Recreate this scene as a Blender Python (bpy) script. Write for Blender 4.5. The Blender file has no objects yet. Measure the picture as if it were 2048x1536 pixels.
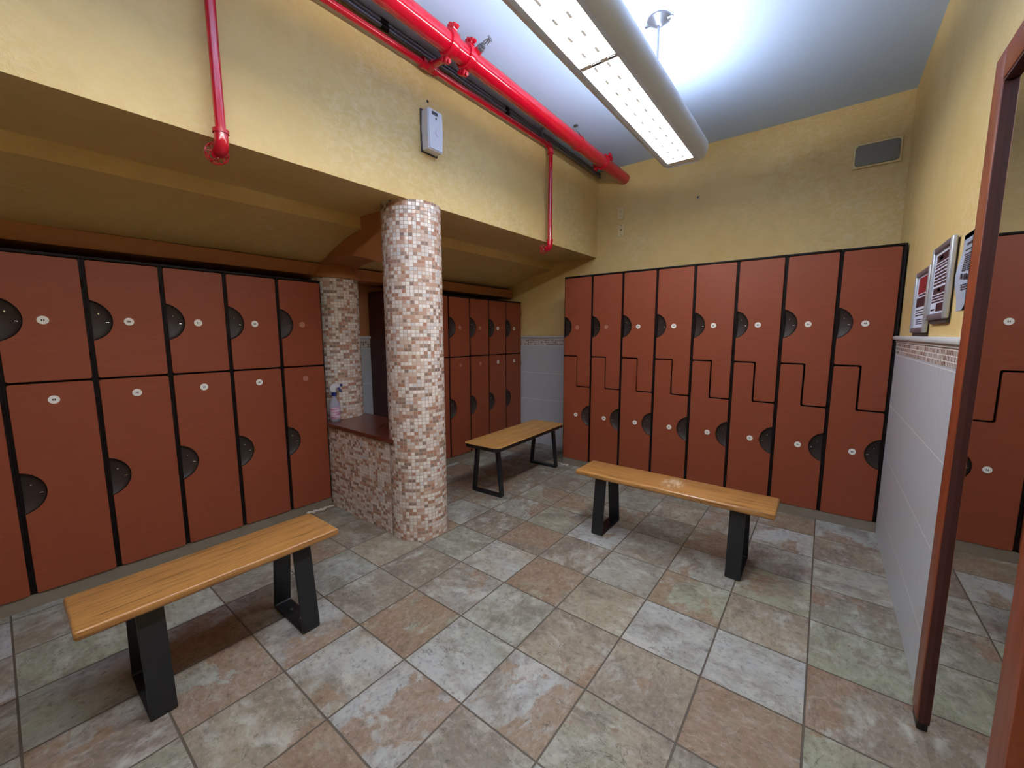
import bpy, bmesh, math, random
from mathutils import Vector, Matrix
random.seed(7)
PI = math.pi
SC = bpy.context.scene
COL = SC.collection

# ------------------------------------------------------------------ camera, world, exposure
F_PX = 804.68
cam = bpy.data.cameras.new('camera')
cam.sensor_fit = 'HORIZONTAL'; cam.sensor_width = 36.0; cam.lens = F_PX / 2048 * 36.0
cam.clip_start = 0.01; cam.clip_end = 100
cam_o = bpy.data.objects.new('camera', cam); COL.objects.link(cam_o)
YAW, PITCH, ROLL = 0.6590, -0.1216, -0.0015
_f = Vector((-math.sin(YAW)*math.cos(PITCH), math.cos(YAW)*math.cos(PITCH), math.sin(PITCH)))
_r = Vector((math.cos(YAW), math.sin(YAW), 0)); _u = _r.cross(_f)
_r2 = math.cos(ROLL)*_r + math.sin(ROLL)*_u; _u2 = -math.sin(ROLL)*_r + math.cos(ROLL)*_u
cam_o.matrix_world = Matrix.Translation((0, 0, 1.3352)) @ Matrix((_r2, _u2, -_f)).transposed().to_4x4()
SC.camera = cam_o
w = bpy.data.worlds.new('world'); SC.world = w; w.use_nodes = True
w.node_tree.nodes['Background'].inputs[0].default_value = (0.8, 0.85, 1, 1)
w.node_tree.nodes['Background'].inputs[1].default_value = 0.0
SC.view_settings.view_transform = 'Standard'; SC.view_settings.look = 'None'
SC.view_settings.gamma = 1.0; SC.view_settings.exposure = 0.36
SC.view_settings.use_curve_mapping = False
LAMP_DOWN, LAMP_UP = 24.0, 48.0          # radiance of the pendant's louvre and of its open top

# ------------------------------------------------------------------ material helpers
def srgb(r, g, b):
    f = lambda c: (c/255/12.92) if c/255 <= 0.04045 else ((c/255+0.055)/1.055)**2.4
    return (f(r), f(g), f(b), 1)
class NT:
    def __init__(s, name):
        s.m = bpy.data.materials.new(name); s.m.use_nodes = True
        s.t = s.m.node_tree; s.b = s.t.nodes['Principled BSDF']
    def n(s, typ, ins=None, **kw):
        nd = s.t.nodes.new(typ)
        for k, v in kw.items(): setattr(nd, k, v)
        for k, v in (ins or {}).items():
            sock = nd.inputs[k]
            if isinstance(v, bpy.types.NodeSocket): s.t.links.new(v, sock)
            else: sock.default_value = v
        return nd
    def math(s, op, a, b=0.0, c=0.0): return s.n('ShaderNodeMath', {0: a, 1: b, 2: c}, operation=op).outputs[0]
    def vmath(s, op, a, b=(0, 0, 0)):
        return s.n('ShaderNodeVectorMath', {0: a, 1: b}, operation=op).outputs[0]
    def mix(s, fac, a, b, typ='MIX'):
        nd = s.n('ShaderNodeMix', data_type='RGBA', blend_type=typ)
        for k, v in ((0, fac), (6, a), (7, b)):
            if isinstance(v, bpy.types.NodeSocket): s.t.links.new(v, nd.inputs[k])
            else: nd.inputs[k].default_value = v
        return nd.outputs[2]
    def ramp(s, fac, stops, interp='LINEAR'):
        nd = s.n('ShaderNodeValToRGB', {0: fac}); cr = nd.color_ramp; cr.interpolation = interp
        while len(cr.elements) > 1: cr.elements.remove(cr.elements[-1])
        for i, (p, c) in enumerate(stops):
            e = cr.elements[0] if i == 0 else cr.elements.new(p)
            e.position = p; e.color = c if len(c) == 4 else (*c, 1)
        return nd.outputs[0]
    def noise(s, vec, scale, detail=3, rough=.5, w=None, dist=0.0):
        nd = s.n('ShaderNodeTexNoise', noise_dimensions='4D' if w is not None else '3D')
        if vec is not None: s.t.links.new(vec, nd.inputs['Vector'])
        nd.inputs['Scale'].default_value = scale; nd.inputs['Detail'].default_value = detail
        nd.inputs['Roughness'].default_value = rough; nd.inputs['Distortion'].default_value = dist
        if w is not None: s.t.links.new(w, nd.inputs['W'])
        return nd.outputs[0]
    def bump(s, h, strength=.3, dist=.01):
        b = s.n('ShaderNodeBump', {'Height': h, 'Strength': strength, 'Distance': dist})
        s.t.links.new(b.outputs[0], s.b.inputs['Normal'])
    def set(s, **kw):
        for k, v in kw.items():
            k = k.replace('_', ' ')
            if isinstance(v, bpy.types.NodeSocket): s.t.links.new(v, s.b.inputs[k])
            else: s.b.inputs[k].default_value = v
        return s.m
    def obj(s): return s.n('ShaderNodeTexCoord').outputs['Object']
    def scl(s, vec, sc): return s.n('ShaderNodeMapping', {'Vector': vec, 'Scale': sc}).outputs[0]
    def rnd(s): return s.n('ShaderNodeObjectInfo').outputs['Random']

def plain(name, col, rough=.5, metal=0.0, var=.06, scale=30, **kw):
    k = NT(name); n = k.noise(k.obj(), scale, 3)
    c = k.mix(n, tuple(x*(1-var) for x in col[:3])+(1,), tuple(min(1, x*(1+var)) for x in col[:3])+(1,))
    return k.set(Base_Color=c, Roughness=rough, Metallic=metal, **kw)

M = {}
def mat_wall(name, c0, c1, c2):
    k = NT(name); o = k.obj()
    big = k.noise(o, 1.6, 4, .6); mid = k.noise(o, 7, 5, .65, dist=.6); fine = k.noise(k.scl(o, (1, 1, 1.6)), 38, 4, .6)
    c = k.mix(k.ramp(big, [(.35, (0, 0, 0)), (.68, (1, 1, 1))]), c0, c1)
    patch = k.math('MULTIPLY', k.ramp(k.noise(o, 1.1, 2), [(.45, (0, 0, 0)), (.62, (1, 1, 1))]),
                   k.ramp(k.noise(k.scl(o, (1, 1, 1.5)), 24, 5, .7, dist=.8), [(.42, (0, 0, 0)), (.62, (1, 1, 1))]))
    c = k.mix(k.math('MULTIPLY', patch, .55), c, c2)
    c = k.mix(k.ramp(mid, [(.35, (.18, .18, .18)), (.6, (0, 0, 0))]), c, tuple(x*.72 for x in c0[:3])+(1,))
    k.bump(k.math('ADD', k.math('MULTIPLY', fine, .45), k.math('MULTIPLY', patch, .5)), .35, .006)
    return k.set(Base_Color=c, Roughness=.62)
M['yellow'] = mat_wall('yellow sponged paint', srgb(210, 179, 112), srgb(218, 189, 126), srgb(228, 208, 160))
M['brown'] = mat_wall('brown orange paint', srgb(172, 112, 70), srgb(180, 120, 76), srgb(186, 126, 82))
M['ceiling'] = plain('pale blue white ceiling paint', srgb(194, 218, 255), .8, var=.02, scale=6)

def mat_floor():
    k = NT('slate look floor tile'); TS, TX, TY = .3302, -1.2832, .9252
    o = k.obj(); s = k.n('ShaderNodeSeparateXYZ', {0: o})
    u = k.math('DIVIDE', k.math('SUBTRACT', s.outputs[0], TX), TS); v = k.math('DIVIDE', k.math('SUBTRACT', s.outputs[1], TY), TS)
    cell = k.n('ShaderNodeCombineXYZ', {0: k.math('FLOOR', u), 1: k.math('FLOOR', v)}).outputs[0]
    wn = k.n('ShaderNodeTexWhiteNoise', {'Vector': cell}, noise_dimensions='2D'); r1 = wn.outputs[0]
    wn2 = k.n('ShaderNodeTexWhiteNoise', {'Vector': k.vmath('ADD', cell, (37.3, 11.9, 0))}, noise_dimensions='2D'); r2 = wn2.outputs[0]
    W = k.math('MULTIPLY', r1, 91.0)
    # stone direction differs tile by tile
    rot = k.n('ShaderNodeVectorRotate', {'Vector': o, 'Angle': k.math('MULTIPLY', k.math('ROUND', k.math('MULTIPLY', r2, 4.0)), PI/2)}, rotation_type='Z_AXIS').outputs[0]
    st = k.scl(rot, (1, 1.45, 1))
    pal = [srgb(142, 144, 128), srgb(166, 168, 160), srgb(140, 130, 114), srgb(160, 150, 130), srgb(134, 120, 108), srgb(156, 160, 138), srgb(178, 182, 182)]
    base = k.ramp(r1, [(i_/7, c_) for i_, c_ in enumerate(pal)], 'CONSTANT')
    alt = k.ramp(r2, [(i_/7, pal[(i_*3+1) % 7]) for i_ in range(7)], 'CONSTANT')
    cloud = k.noise(st, 5, 7, .66, w=W, dist=.8)
    c = k.mix(k.ramp(k.noise(rot, 3.2, 6, .62, w=k.math('ADD', W, 9.0), dist=.6), [(.42, (0, 0, 0)), (.60, (.9, .9, .9))]), base, alt)
    c = k.mix(k.ramp(cloud, [(.34, (.75, .75, .75)), (.52, (0, 0, 0))]), c, srgb(112, 102, 92))
    c = k.mix(k.ramp(k.noise(st, 7, 6, .66, w=k.math('ADD', W, 17.0), dist=.5), [(.5, (0, 0, 0)), (.68, (.8, .8, .8))]), c, srgb(196, 196, 188))
    thr = k.math('SUBTRACT', k.noise(rot, 2.3, 6, .66, w=k.math('ADD', W, 5.0), dist=.7), k.math('MULTIPLY', k.math('SUBTRACT', .66, r2), .30))
    rust = k.math('MULTIPLY', k.ramp(thr, [(.535, (0, 0, 0)), (.56, (.85, .85, .85))]), k.ramp(k.noise(st, 13, 6, .75, w=k.math('ADD', W, 2.0)), [(.32, (.25, .25, .25)), (.5, (1, 1, 1))]))
    rustc = k.mix(r1, srgb(132, 98, 76), srgb(140, 114, 84))
    c = k.mix(rust, c, k.mix(k.ramp(k.noise(st, 11, 6, .7, w=W), [(.38, (0, 0, 0)), (.66, (1, 1, 1))]), rustc, srgb(158, 136, 116)))
    speck = k.noise(st, 34, 7, .78, w=W)
    c = k.mix(k.ramp(speck, [(.33, (.8, .8, .8)), (.47, (0, 0, 0))]), c, srgb(78, 70, 64))
    c = k.mix(k.ramp(speck, [(.52, (0, 0, 0)), (.7, (.4, .4, .4))]), c, srgb(214, 212, 206))
    vein = k.math('ABSOLUTE', k.math('SUBTRACT', k.noise(rot, 4.0, 3, .5, w=k.math('ADD', W, 3.0)), .5))
    c = k.mix(k.ramp(vein, [(0, (.22, .22, .22)), (.008, (0, 0, 0))]), c, srgb(200, 196, 184))
    fu = k.math('ABSOLUTE', k.math('SUBTRACT', k.math('FRACT', u), .5)); fv = k.math('ABSOLUTE', k.math('SUBTRACT', k.math('FRACT', v), .5))
    g = k.ramp(k.math('MAXIMUM', fu, fv), [(.4885, (0, 0, 0)), (.492, (1, 1, 1))])
    c = k.mix(1.0, c, (.76, .755, .75, 1), 'MULTIPLY')
    crack = k.math('ABSOLUTE', k.math('SUBTRACT', k.noise(st, 6.0, 4, .6, w=k.math('ADD', W, 29.0), dist=1.2), .44))
    c = k.mix(k.math('MULTIPLY', k.ramp(crack, [(0, (.8, .8, .8)), (.010, (0, 0, 0))]), k.ramp(k.noise(rot, 5, 2, .5, w=W), [(.5, (0, 0, 0)), (.6, (1, 1, 1))])), c, srgb(70, 62, 56))
    c = k.mix(g, c, srgb(84, 76, 66))
    h = k.math('SUBTRACT', k.math('ADD', k.math('MULTIPLY', cloud, .6), k.math('MULTIPLY', speck, .35)), k.math('MULTIPLY', g, .5))
    k.bump(h, .7, .008)
    return k.set(Base_Color=c, Roughness=k.math('ADD', .36, k.math('MULTIPLY', speck, .25)))
M['floor'] = mat_floor()

def mat_mosaic(name='glass mosaic', p=.0245, pal=None, grout=srgb(180, 152, 132)):
    k = NT(name); uv = k.n('ShaderNodeTexCoord').outputs['UV']
    s = k.n('ShaderNodeSeparateXYZ', {0: uv})
    u = k.math('DIVIDE', s.outputs[0], p); v = k.math('DIVIDE', s.outputs[1], p*.9)
    fu, fv = k.math('FLOOR', u), k.math('FLOOR', v)
    hu = k.math('FLOOR', k.math('DIVIDE', k.math('ADD', fu, fv), 2.0))
    pair = k.n('ShaderNodeTexWhiteNoise', {'Vector': k.n('ShaderNodeCombineXYZ', {0: hu, 1: fv, 2: 3.0}).outputs[0]}).outputs[0]
    sel = k.math('LESS_THAN', pair, .42)
    cu = k.math('ADD', k.math('MULTIPLY', k.math('SUBTRACT', 1.0, sel), fu), k.math('MULTIPLY', sel, k.math('ADD', k.math('MULTIPLY', hu, 7.0), 333.0)))
    wn = k.n('ShaderNodeTexWhiteNoise', {'Vector': k.n('ShaderNodeCombineXYZ', {0: cu, 1: fv}).outputs[0]}).outputs[0]
    pal = pal or [(0, srgb(220, 214, 208)), (.24, srgb(204, 196, 190)), (.44, srgb(190, 166, 150)), (.57, srgb(176, 134, 110)), (.68, srgb(158, 100, 72)),
                  (.80, srgb(138, 106, 90)), (.88, srgb(116, 90, 78)), (.95, srgb(190, 190, 192))]
    c = k.ramp(wn, pal, 'CONSTANT')
    c = k.mix(k.math('MULTIPLY', k.noise(k.scl(uv, (1/p, 1/p, 1)), 2.3, 2), .25), c, srgb(236, 230, 224))
    du = k.math('ABSOLUTE', k.math('SUBTRACT', k.math('FRACT', u), .5)); dv = k.math('ABSOLUTE', k.math('SUBTRACT', k.math('FRACT', v), .5))
    g = k.ramp(k.math('MAXIMUM', du, dv), [(.415, (0, 0, 0)), (.445, (1, 1, 1))])
    c = k.mix(g, c, grout)
    t1 = k.math('MULTIPLY', k.math('SUBTRACT', k.math('FRACT', u), .5), k.math('SUBTRACT', k.math('FRACT', k.math('MULTIPLY', wn, 37.0)), .5))
    t2 = k.math('MULTIPLY', k.math('SUBTRACT', k.math('FRACT', v), .5), k.math('SUBTRACT', k.math('FRACT', k.math('MULTIPLY', wn, 91.0)), .5))
    k.bump(k.math('ADD', k.math('SUBTRACT', 1.0, g), k.math('MULTIPLY', k.math('ADD', t1, t2), 2.2)), .45, .003)
    return k.set(Base_Color=c, Roughness=k.math('ADD', .14, k.math('MULTIPLY', g, .6)))
M['mosaic'] = mat_mosaic()
M['mosaic_border'] = mat_mosaic('stone mosaic border', .0245, [(0, srgb(196, 190, 180)), (.3, srgb(168, 150, 136)), (.5, srgb(138, 112, 98)), (.68, srgb(120, 96, 84)), (.82, srgb(180, 170, 160))], srgb(214, 212, 208))

def mat_wain():
    k = NT('pale grey wall tile'); uv = k.n('ShaderNodeTexCoord').outputs['UV']
    s = k.n('ShaderNodeSeparateXYZ', {0: uv}); v = k.math('DIVIDE', k.math('ADD', s.outputs[1], .101), .3265)
    row = k.math('FLOOR', v)
    st = k.scl(uv, (9, 1.2, 1))
    n = k.noise(st, 6, 4, .6, w=row); n2 = k.noise(uv, 9, 4, .6)
    c = k.mix(n, srgb(168, 172, 178), srgb(200, 204, 210)); c = k.mix(k.math('MULTIPLY', n2, .5), c, srgb(170, 172, 174))
    g = k.ramp(k.math('ABSOLUTE', k.math('SUBTRACT', k.math('FRACT', v), .5)), [(.4935, (0, 0, 0)), (.4955, (1, 1, 1))])
    c = k.mix(g, c, srgb(224, 226, 228)); k.bump(g, -.2, .002)
    return k.set(Base_Color=c, Roughness=.42)
M['wain'] = mat_wain()
M['rail'] = plain('pale stone rail', srgb(196, 198, 198), .35, var=.08, scale=14)

def mat_door():
    k = NT('rust brown laminate'); r = k.rnd(); W = k.math('MULTIPLY', r, 60.0)
    st = k.scl(k.obj(), (1.1, 1, 8)); n = k.noise(st, 9, 6, .6, w=W, dist=1.3); n2 = k.noise(k.obj(), 3, 3, .5, w=W)
    c = k.mix(n, srgb(122, 57, 36), srgb(145, 75, 49)); c = k.mix(k.math('MULTIPLY', n2, .35), c, srgb(131, 65, 42))
    k.bump(n, .16, .004)
    return k.set(Base_Color=c, Roughness=.46, Specular_IOR_Level=.3)
M['door'] = mat_door()
M['carcass'] = plain('black brown panel', srgb(20, 13, 14), .5, var=.1, Specular_IOR_Level=.15)
M['endpanel'] = plain('dark maroon panel', srgb(70, 30, 26), .45, var=.1)
M['recess'] = plain('dark brown moulded plastic', srgb(50, 40, 36), .5, var=.08, Specular_IOR_Level=.3)
M['chrome'] = plain('chrome', (.8, .8, .8, 1), .15, 1.0, var=.02)
M['disc'] = plain('white number disc', srgb(224, 222, 216), .4)
M['disc_faded'] = plain('worn number disc', srgb(166, 112, 92), .5, var=.15)
M['ink'] = plain('dark ink', srgb(48, 36, 46), .6)
M['ink_red'] = plain('deep red print', srgb(140, 24, 34), .5)
M['ink_maroon'] = plain('maroon print', srgb(58, 24, 34), .5)
M['red'] = plain('red gloss paint', srgb(188, 8, 36), .16, var=0, scale=20, Coat_Weight=.3)
M['conduit'] = plain('galvanised conduit', srgb(116, 118, 126), .32, .7)
M['steel'] = plain('dull steel', srgb(140, 142, 148), .4, .8)
M['black'] = plain('black powder coat', srgb(23, 26, 32), .4, var=.1, scale=60)
M['rim'] = plain('black edge band', srgb(22, 20, 20), .4)
M['white_plastic'] = plain('white plastic', srgb(212, 214, 222), .35, var=.02)
M['lcd'] = plain('dark window', srgb(24, 26, 30), .2)
M['grille'] = plain('grey grille cloth', srgb(122, 122, 112), .8, var=.1, scale=200)
M['plate'] = plain('yellow painted plate', srgb(216, 196, 144), .5, var=.04)
M['slot'] = plain('slot shadow line', srgb(92, 72, 42), .7)
M['silver'] = plain('silver aluminium', srgb(186, 190, 196), .35, .55, var=.03)
M['silver_dark'] = plain('grey frame end', srgb(118, 108, 114), .4, .3, var=.04)
M['backing'] = plain('dark backing', srgb(58, 52, 50), .6)
M['paper'] = plain('white paper', srgb(214, 222, 240), .6, var=.02, scale=8)
M['plinth'] = plain('grey brown plinth tile', srgb(122, 112, 98), .6, var=.25, scale=9)
M['debris'] = plain('white caulk', srgb(196, 194, 184), .8, var=.2)
M['housing'] = plain('grey white enamel', srgb(206, 218, 234), .4, var=.03)
M['fixmark'] = plain('louvre tab', srgb(170, 176, 176), .5)
M['blue'] = plain('blue plastic', srgb(24, 40, 128), .35)

def mat_wood(name, a, b, d, axis, rough, streak=22, stripes=False):
    k = NT(name); o = k.obj(); W = k.math('MULTIPLY', k.rnd(), 20.0)
    sc = [streak]*3; sc[axis] = .9
    st = k.scl(o, sc); n = k.noise(st, 2.2, 6, .62, w=W, dist=.5); f = k.noise(k.scl(o, [x*3 for x in sc]), 2.6, 4, .6, w=W)
    c = k.mix(k.ramp(n, [(.3, (0, 0, 0)), (.7, (1, 1, 1))]), a, b)
    c = k.mix(k.ramp(n, [(.30, (.85, .85, .85)), (.40, (0, 0, 0))]), c, d)
    c = k.mix(k.ramp(f, [(.36, (.8, .8, .8)), (.5, (0, 0, 0))]), c, d)
    s = k.n('ShaderNodeSeparateXYZ', {0: o}).outputs[1 - axis]
    lam = k.math('FLOOR', k.math('DIVIDE', s, .042))
    wn = k.n('ShaderNodeTexWhiteNoise', {'W': lam}, noise_dimensions='1D').outputs[0]
    c = k.mix(k.math('MULTIPLY', wn, .28 if not stripes else .35), c, d if stripes else a)
    k.bump(f, .08, .002)
    return k, c, rough
k, c, r = mat_wood('honey oak', srgb(160, 110, 56), srgb(184, 136, 78), srgb(92, 58, 26), 1, .3); M['oak'] = k.set(Base_Color=c, Roughness=r, Coat_Weight=.3, Coat_Roughness=.2)
k, c, r = mat_wood('striped oak laminate', srgb(178, 130, 70), srgb(192, 148, 86), srgb(132, 84, 38), 1, .45, 30, True); M['oak_lam'] = k.set(Base_Color=c, Roughness=r)
k, c, r = mat_wood('worn honey oak', srgb(160, 110, 56), srgb(184, 136, 78), srgb(92, 58, 26), 1, .32)
_o = k.obj(); _s = k.n('ShaderNodeSeparateXYZ', {0: _o})
_d = k.math('ADD', k.math('POWER', k.math('DIVIDE', k.math('SUBTRACT', _s.outputs[1], -.03), .075), 2.0), k.math('POWER', k.math('DIVIDE', _s.outputs[0], .12), 2.0))
_m = k.math('MULTIPLY', k.ramp(_d, [(.2, (1, 1, 1)), (1, (0, 0, 0))]), k.ramp(k.noise(k.scl(_o, (14, 40, 1)), 1.4, 5, .7), [(.45, (0, 0, 0)), (.6, (.8, .8, .8))]))
M['oak_worn'] = k.set(Base_Color=k.mix(_m, c, srgb(226, 206, 178)), Roughness=r, Coat_Weight=.3, Coat_Roughness=.2)
k, c, r = mat_wood('mahogany', srgb(92, 44, 32), srgb(112, 56, 40), srgb(58, 26, 20), 0, .28); M['mahogany'] = k.set(Base_Color=c, Roughness=r, Coat_Weight=.3)
k, c, r = mat_wood('reddish frame wood', srgb(128, 58, 32), srgb(144, 70, 38), srgb(92, 40, 22), 2, .35); M['framewood'] = k.set(Base_Color=c, Roughness=r)
k = NT('mirror silver'); M['mirror'] = k.set(Base_Color=(.66, .66, .63, 1), Metallic=1.0, Roughness=k.math('MULTIPLY', k.noise(k.obj(), 3, 2), .012))
def emit(name, col, st):
    k = NT(name); return k.set(Base_Color=(.9, .9, .9, 1), Emission_Color=col, Emission_Strength=st)
k = NT('lit louvre'); _s = k.n('ShaderNodeSeparateXYZ', {0: k.obj()})      # small grey tabs in two rows between the louvre blades
_a = k.math('LESS_THAN', k.math('ABSOLUTE', k.math('SUBTRACT', k.math('ABSOLUTE', _s.outputs[0]), .030)), .006)
_b = k.math('LESS_THAN', k.math('FRACT', k.math('DIVIDE', _s.outputs[1], .115)), .34)
_t = k.math('MULTIPLY', _a, _b)
M['lens'] = k.set(Base_Color=(.8, .8, .8, 1), Emission_Color=(1, .985, .97, 1), Emission_Strength=k.math('MULTIPLY', LAMP_DOWN, k.math('SUBTRACT', 1.0, k.math('MULTIPLY', _t, .992))))
M['tube'] = emit('lit tube', (1, 1, 1, 1), LAMP_UP)
k = NT('translucent bottle plastic'); M['bottle'] = k.set(Base_Color=srgb(206, 210, 228), Roughness=.3, Transmission_Weight=.55, IOR=1.2)
k = NT('pink bottle label'); _n = k.noise(k.scl(k.obj(), (10, 10, 160)), 1.0, 2); M['label'] = k.set(Base_Color=k.mix(k.ramp(_n, [(.46, (0, 0, 0)), (.54, (1, 1, 1))]), srgb(206, 192, 214), srgb(186, 120, 140)), Roughness=.4)

# ------------------------------------------------------------------ mesh helpers
class B:
    """collects shapes into one mesh"""
    def __init__(s): s.bm = bmesh.new(); s.mats = []
    def mi(s, m):
        if m not in s.mats: s.mats.append(m)
        return s.mats.index(m)
    def _tag(s, faces, m):
        i = s.mi(m)
        for f in faces: f.material_index = i
    def merge(s, tmp, m, mtx=None):
        if mtx is not None: bmesh.ops.transform(tmp, matrix=mtx, verts=tmp.verts)
        me = bpy.data.meshes.new('tmp'); tmp.to_mesh(me); tmp.free()
        n = len(s.bm.faces); s.bm.from_mesh(me); bpy.data.meshes.remove(me)
        s.bm.faces.ensure_lookup_table(); s._tag(s.bm.faces[n:], m); return s
    def box(s, lo, hi, m, r=0.0, seg=2, mtx=None):
        t = bmesh.new(); bmesh.ops.create_cube(t, size=1)
        for v in t.verts: v.co = Vector([lo[i] + (v.co[i]+.5)*(hi[i]-lo[i]) for i in range(3)])
        if r > 0: bmesh.ops.bevel(t, geom=t.edges[:], offset=r, segments=seg, affect='EDGES', profile=.5)
        return s.merge(t, m, mtx)
    def prism(s, pts, plane, a, b, m, bev=0.0, mtx=None):
        """polygon in 'xz' / 'yz' / 'xy', extruded along the third axis from a to b"""
        t = bmesh.new()
        mk = {'xz': lambda p, q: (p[0], q, p[1]), 'yz': lambda p, q: (q, p[0], p[1]), 'xy': lambda p, q: (p[0], p[1], q)}[plane]
        va = [t.verts.new(mk(p, a)) for p in pts]; vb = [t.verts.new(mk(p, b)) for p in pts]
        fa = t.faces.new(va); t.faces.new(vb[::-1]); n = len(pts)
        for i in range(n): t.faces.new((va[i], vb[i], vb[(i+1) % n], va[(i+1) % n]))
        bmesh.ops.recalc_face_normals(t, faces=t.faces[:])
        if bev: bmesh.ops.bevel(t, geom=[e for e in fa.edges], offset=bev, segments=1, affect='EDGES')
        big = [f for f in t.faces if len(f.verts) > 4]
        bmesh.ops.triangulate(t, faces=big)
        return s.merge(t, m, mtx)
    def tube(s, pts, r, m, n=12, closed=False, cap=True):
        pts = [Vector(p) for p in pts]; t = bmesh.new(); rings = []; N = len(pts); up = None
        for i, p in enumerate(pts):
            if closed: d = (pts[(i+1) % N]-pts[i-1])
            else: d = pts[min(i+1, N-1)]-pts[max(i-1, 0)]
            d.normalize()
            if up is None: up = Vector((0, 0, 1)) if abs(d.z) < .9 else Vector((1, 0, 0))
            x = (up - d*up.dot(d)).normalized(); y = d.cross(x); up = x
            rr = r[i] if isinstance(r, (list, tuple)) else r
            rings.append([t.verts.new(p + rr*(math.cos(2*PI*j/n)*x + math.sin(2*PI*j/n)*y)) for j in range(n)])
        for i in range(N if closed else N-1):
            A, C = rings[i], rings[(i+1) % N]
            for j in range(n): t.faces.new((A[j], A[(j+1) % n], C[(j+1) % n], C[j]))
        if cap and not closed: t.faces.new(rings[0][::-1]); t.faces.new(rings[-1])
        bmesh.ops.recalc_face_normals(t, faces=t.faces[:])
        return s.merge(t, m)
    def lathe(s, prof, m, c=(0, 0, 0), n=32, axis=(0, 0, 1), sy=1.0):
        t = bmesh.new(); rings = []
        for r, z in prof: rings.append([t.verts.new((r*math.cos(2*PI*j/n), sy*r*math.sin(2*PI*j/n), z)) for j in range(n)])
        for A, C in zip(rings, rings[1:]):
            for j in range(n): t.faces.new((A[j], A[(j+1) % n], C[(j+1) % n], C[j]))
        t.faces.new(rings[0][::-1]); t.faces.new(rings[-1])
        bmesh.ops.remove_doubles(t, verts=t.verts[:], dist=1e-6)
        bmesh.ops.recalc_face_normals(t, faces=t.faces[:])
        q = Vector((0, 0, 1)).rotation_difference(Vector(axis)).to_matrix().to_4x4()
        return s.merge(t, m, Matrix.Translation(c) @ q)
    def build(s, name, parent=None, loc=None, smooth=35, uv=None):
        me = bpy.data.meshes.new(name)
        if uv is not None:
            L = s.bm.loops.layers.uv.verify()
            for f in s.bm.faces:
                cs = [uv(l.vert.co, f.normal) for l in f.loops]
                if uv in (cyl_uv,) :
                    us = [q[0] for q in cs]
                    if max(us)-min(us) > .5: cs = [(q[0] + (2*PI*CYL_R if q[0] < 0 else 0), q[1]) for q in cs]
                for l, q in zip(f.loops, cs): l[L].uv = q
        s.bm.to_mesh(me); s.bm.free()
        for m in s.mats: me.materials.append(M[m])
        if smooth:
            for p in me.polygons: p.use_smooth = True
            me.set_sharp_from_angle(angle=math.radians(smooth))
        o = bpy.data.objects.new(name, me); COL.objects.link(o)
        if parent is not None: o.parent = parent
        if loc is not None: o.location = loc
        return o
CYL_R = .186
def cyl_uv(co, n):
    if abs(n.z) > .8: return (co.x, co.y)
    return (math.atan2(co.y, co.x)*CYL_R, co.z)
def box_uv(co, n):
    a = [abs(q) for q in n]
    if a[2] > a[0] and a[2] > a[1]: return (co.x, co.y)
    return (co.y, co.z) if a[0] > a[1] else (co.x, co.z)
def tag(o, label=None, cat=None, group=None, kind=None):
    for k_, v_ in (('label', label), ('category', cat), ('group', group), ('kind', kind)):
        if v_: o[k_] = v_
    return o
def thing(name, label, cat, loc=(0, 0, 0), rz=0.0, group=None):
    o = bpy.data.objects.new(name, None); COL.objects.link(o); o.empty_display_size = .05
    o.location = loc; o.rotation_euler = (0, 0, rz)
    return tag(o, label, cat, group)
def struct(o): o['kind'] = 'structure'; return o
def dup(root):
    r = root.copy(); COL.objects.link(r)
    for ch in list(root.children):
        c_ = ch.copy(); COL.objects.link(c_); c_.parent = r
        for g in list(ch.children):
            d = g.copy(); COL.objects.link(d); d.parent = c_
    return r
def arc(cx, cz, r, a0, a1, n): return [(cx+r*math.cos(a0+(a1-a0)*i/n), cz+r*math.sin(a0+(a1-a0)*i/n)) for i in range(n+1)]
def rounded(pts, seg=4):
    """pts: (x, z, r) corners -> rounded outline"""
    out = []; N = len(pts)
    for i, (x, z, r) in enumerate(pts):
        if r <= 0: out.append((x, z)); continue
        p = Vector((x, z)); a = Vector(pts[i-1][:2])-p; b = Vector(pts[(i+1) % N][:2])-p
        a.normalize(); b.normalize(); ang = a.angle(b); d = r/math.tan(ang/2)
        p0, p1 = p+a*d, p+b*d; c_ = p+(a+b).normalized()*(r/math.sin(ang/2))
        a0 = math.atan2(*(p0-c_).yx); a1 = math.atan2(*(p1-c_).yx); da = (a1-a0+PI) % (2*PI)-PI
        for j in range(seg+1): out.append((c_.x+r*math.cos(a0+da*j/seg), c_.y+r*math.sin(a0+da*j/seg)))
    return out

# ------------------------------------------------------------------ the room
XR, YB, XL, YF, ZC = .372, 4.06, -3.43, -2.6, 3.01
struct(B().box((XL-.1, YF-.1, -.1), (XR+.1, YB+.1, 0), 'floor').build('floor'))
struct(B().box((XL-.1, YF-.1, ZC), (XR+.1, YB+.1, ZC+.1), 'ceiling').build('ceiling'))
struct(B().box((XL-.1, YB, 0), (XR, YB+.1, ZC), 'yellow').build('wall_back'))
struct(B().box((XR, YF-.1, 0), (XR+.1, YB+.1, ZC), 'yellow').build('wall_right'))
struct(B().box((XL-.1, YF-.1, 0), (XL, YB, ZC), 'brown').build('wall_left'))
struct(B().box((XL, YF-.1, 0), (XR, YF, ZC), 'yellow').build('wall_front'))
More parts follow.
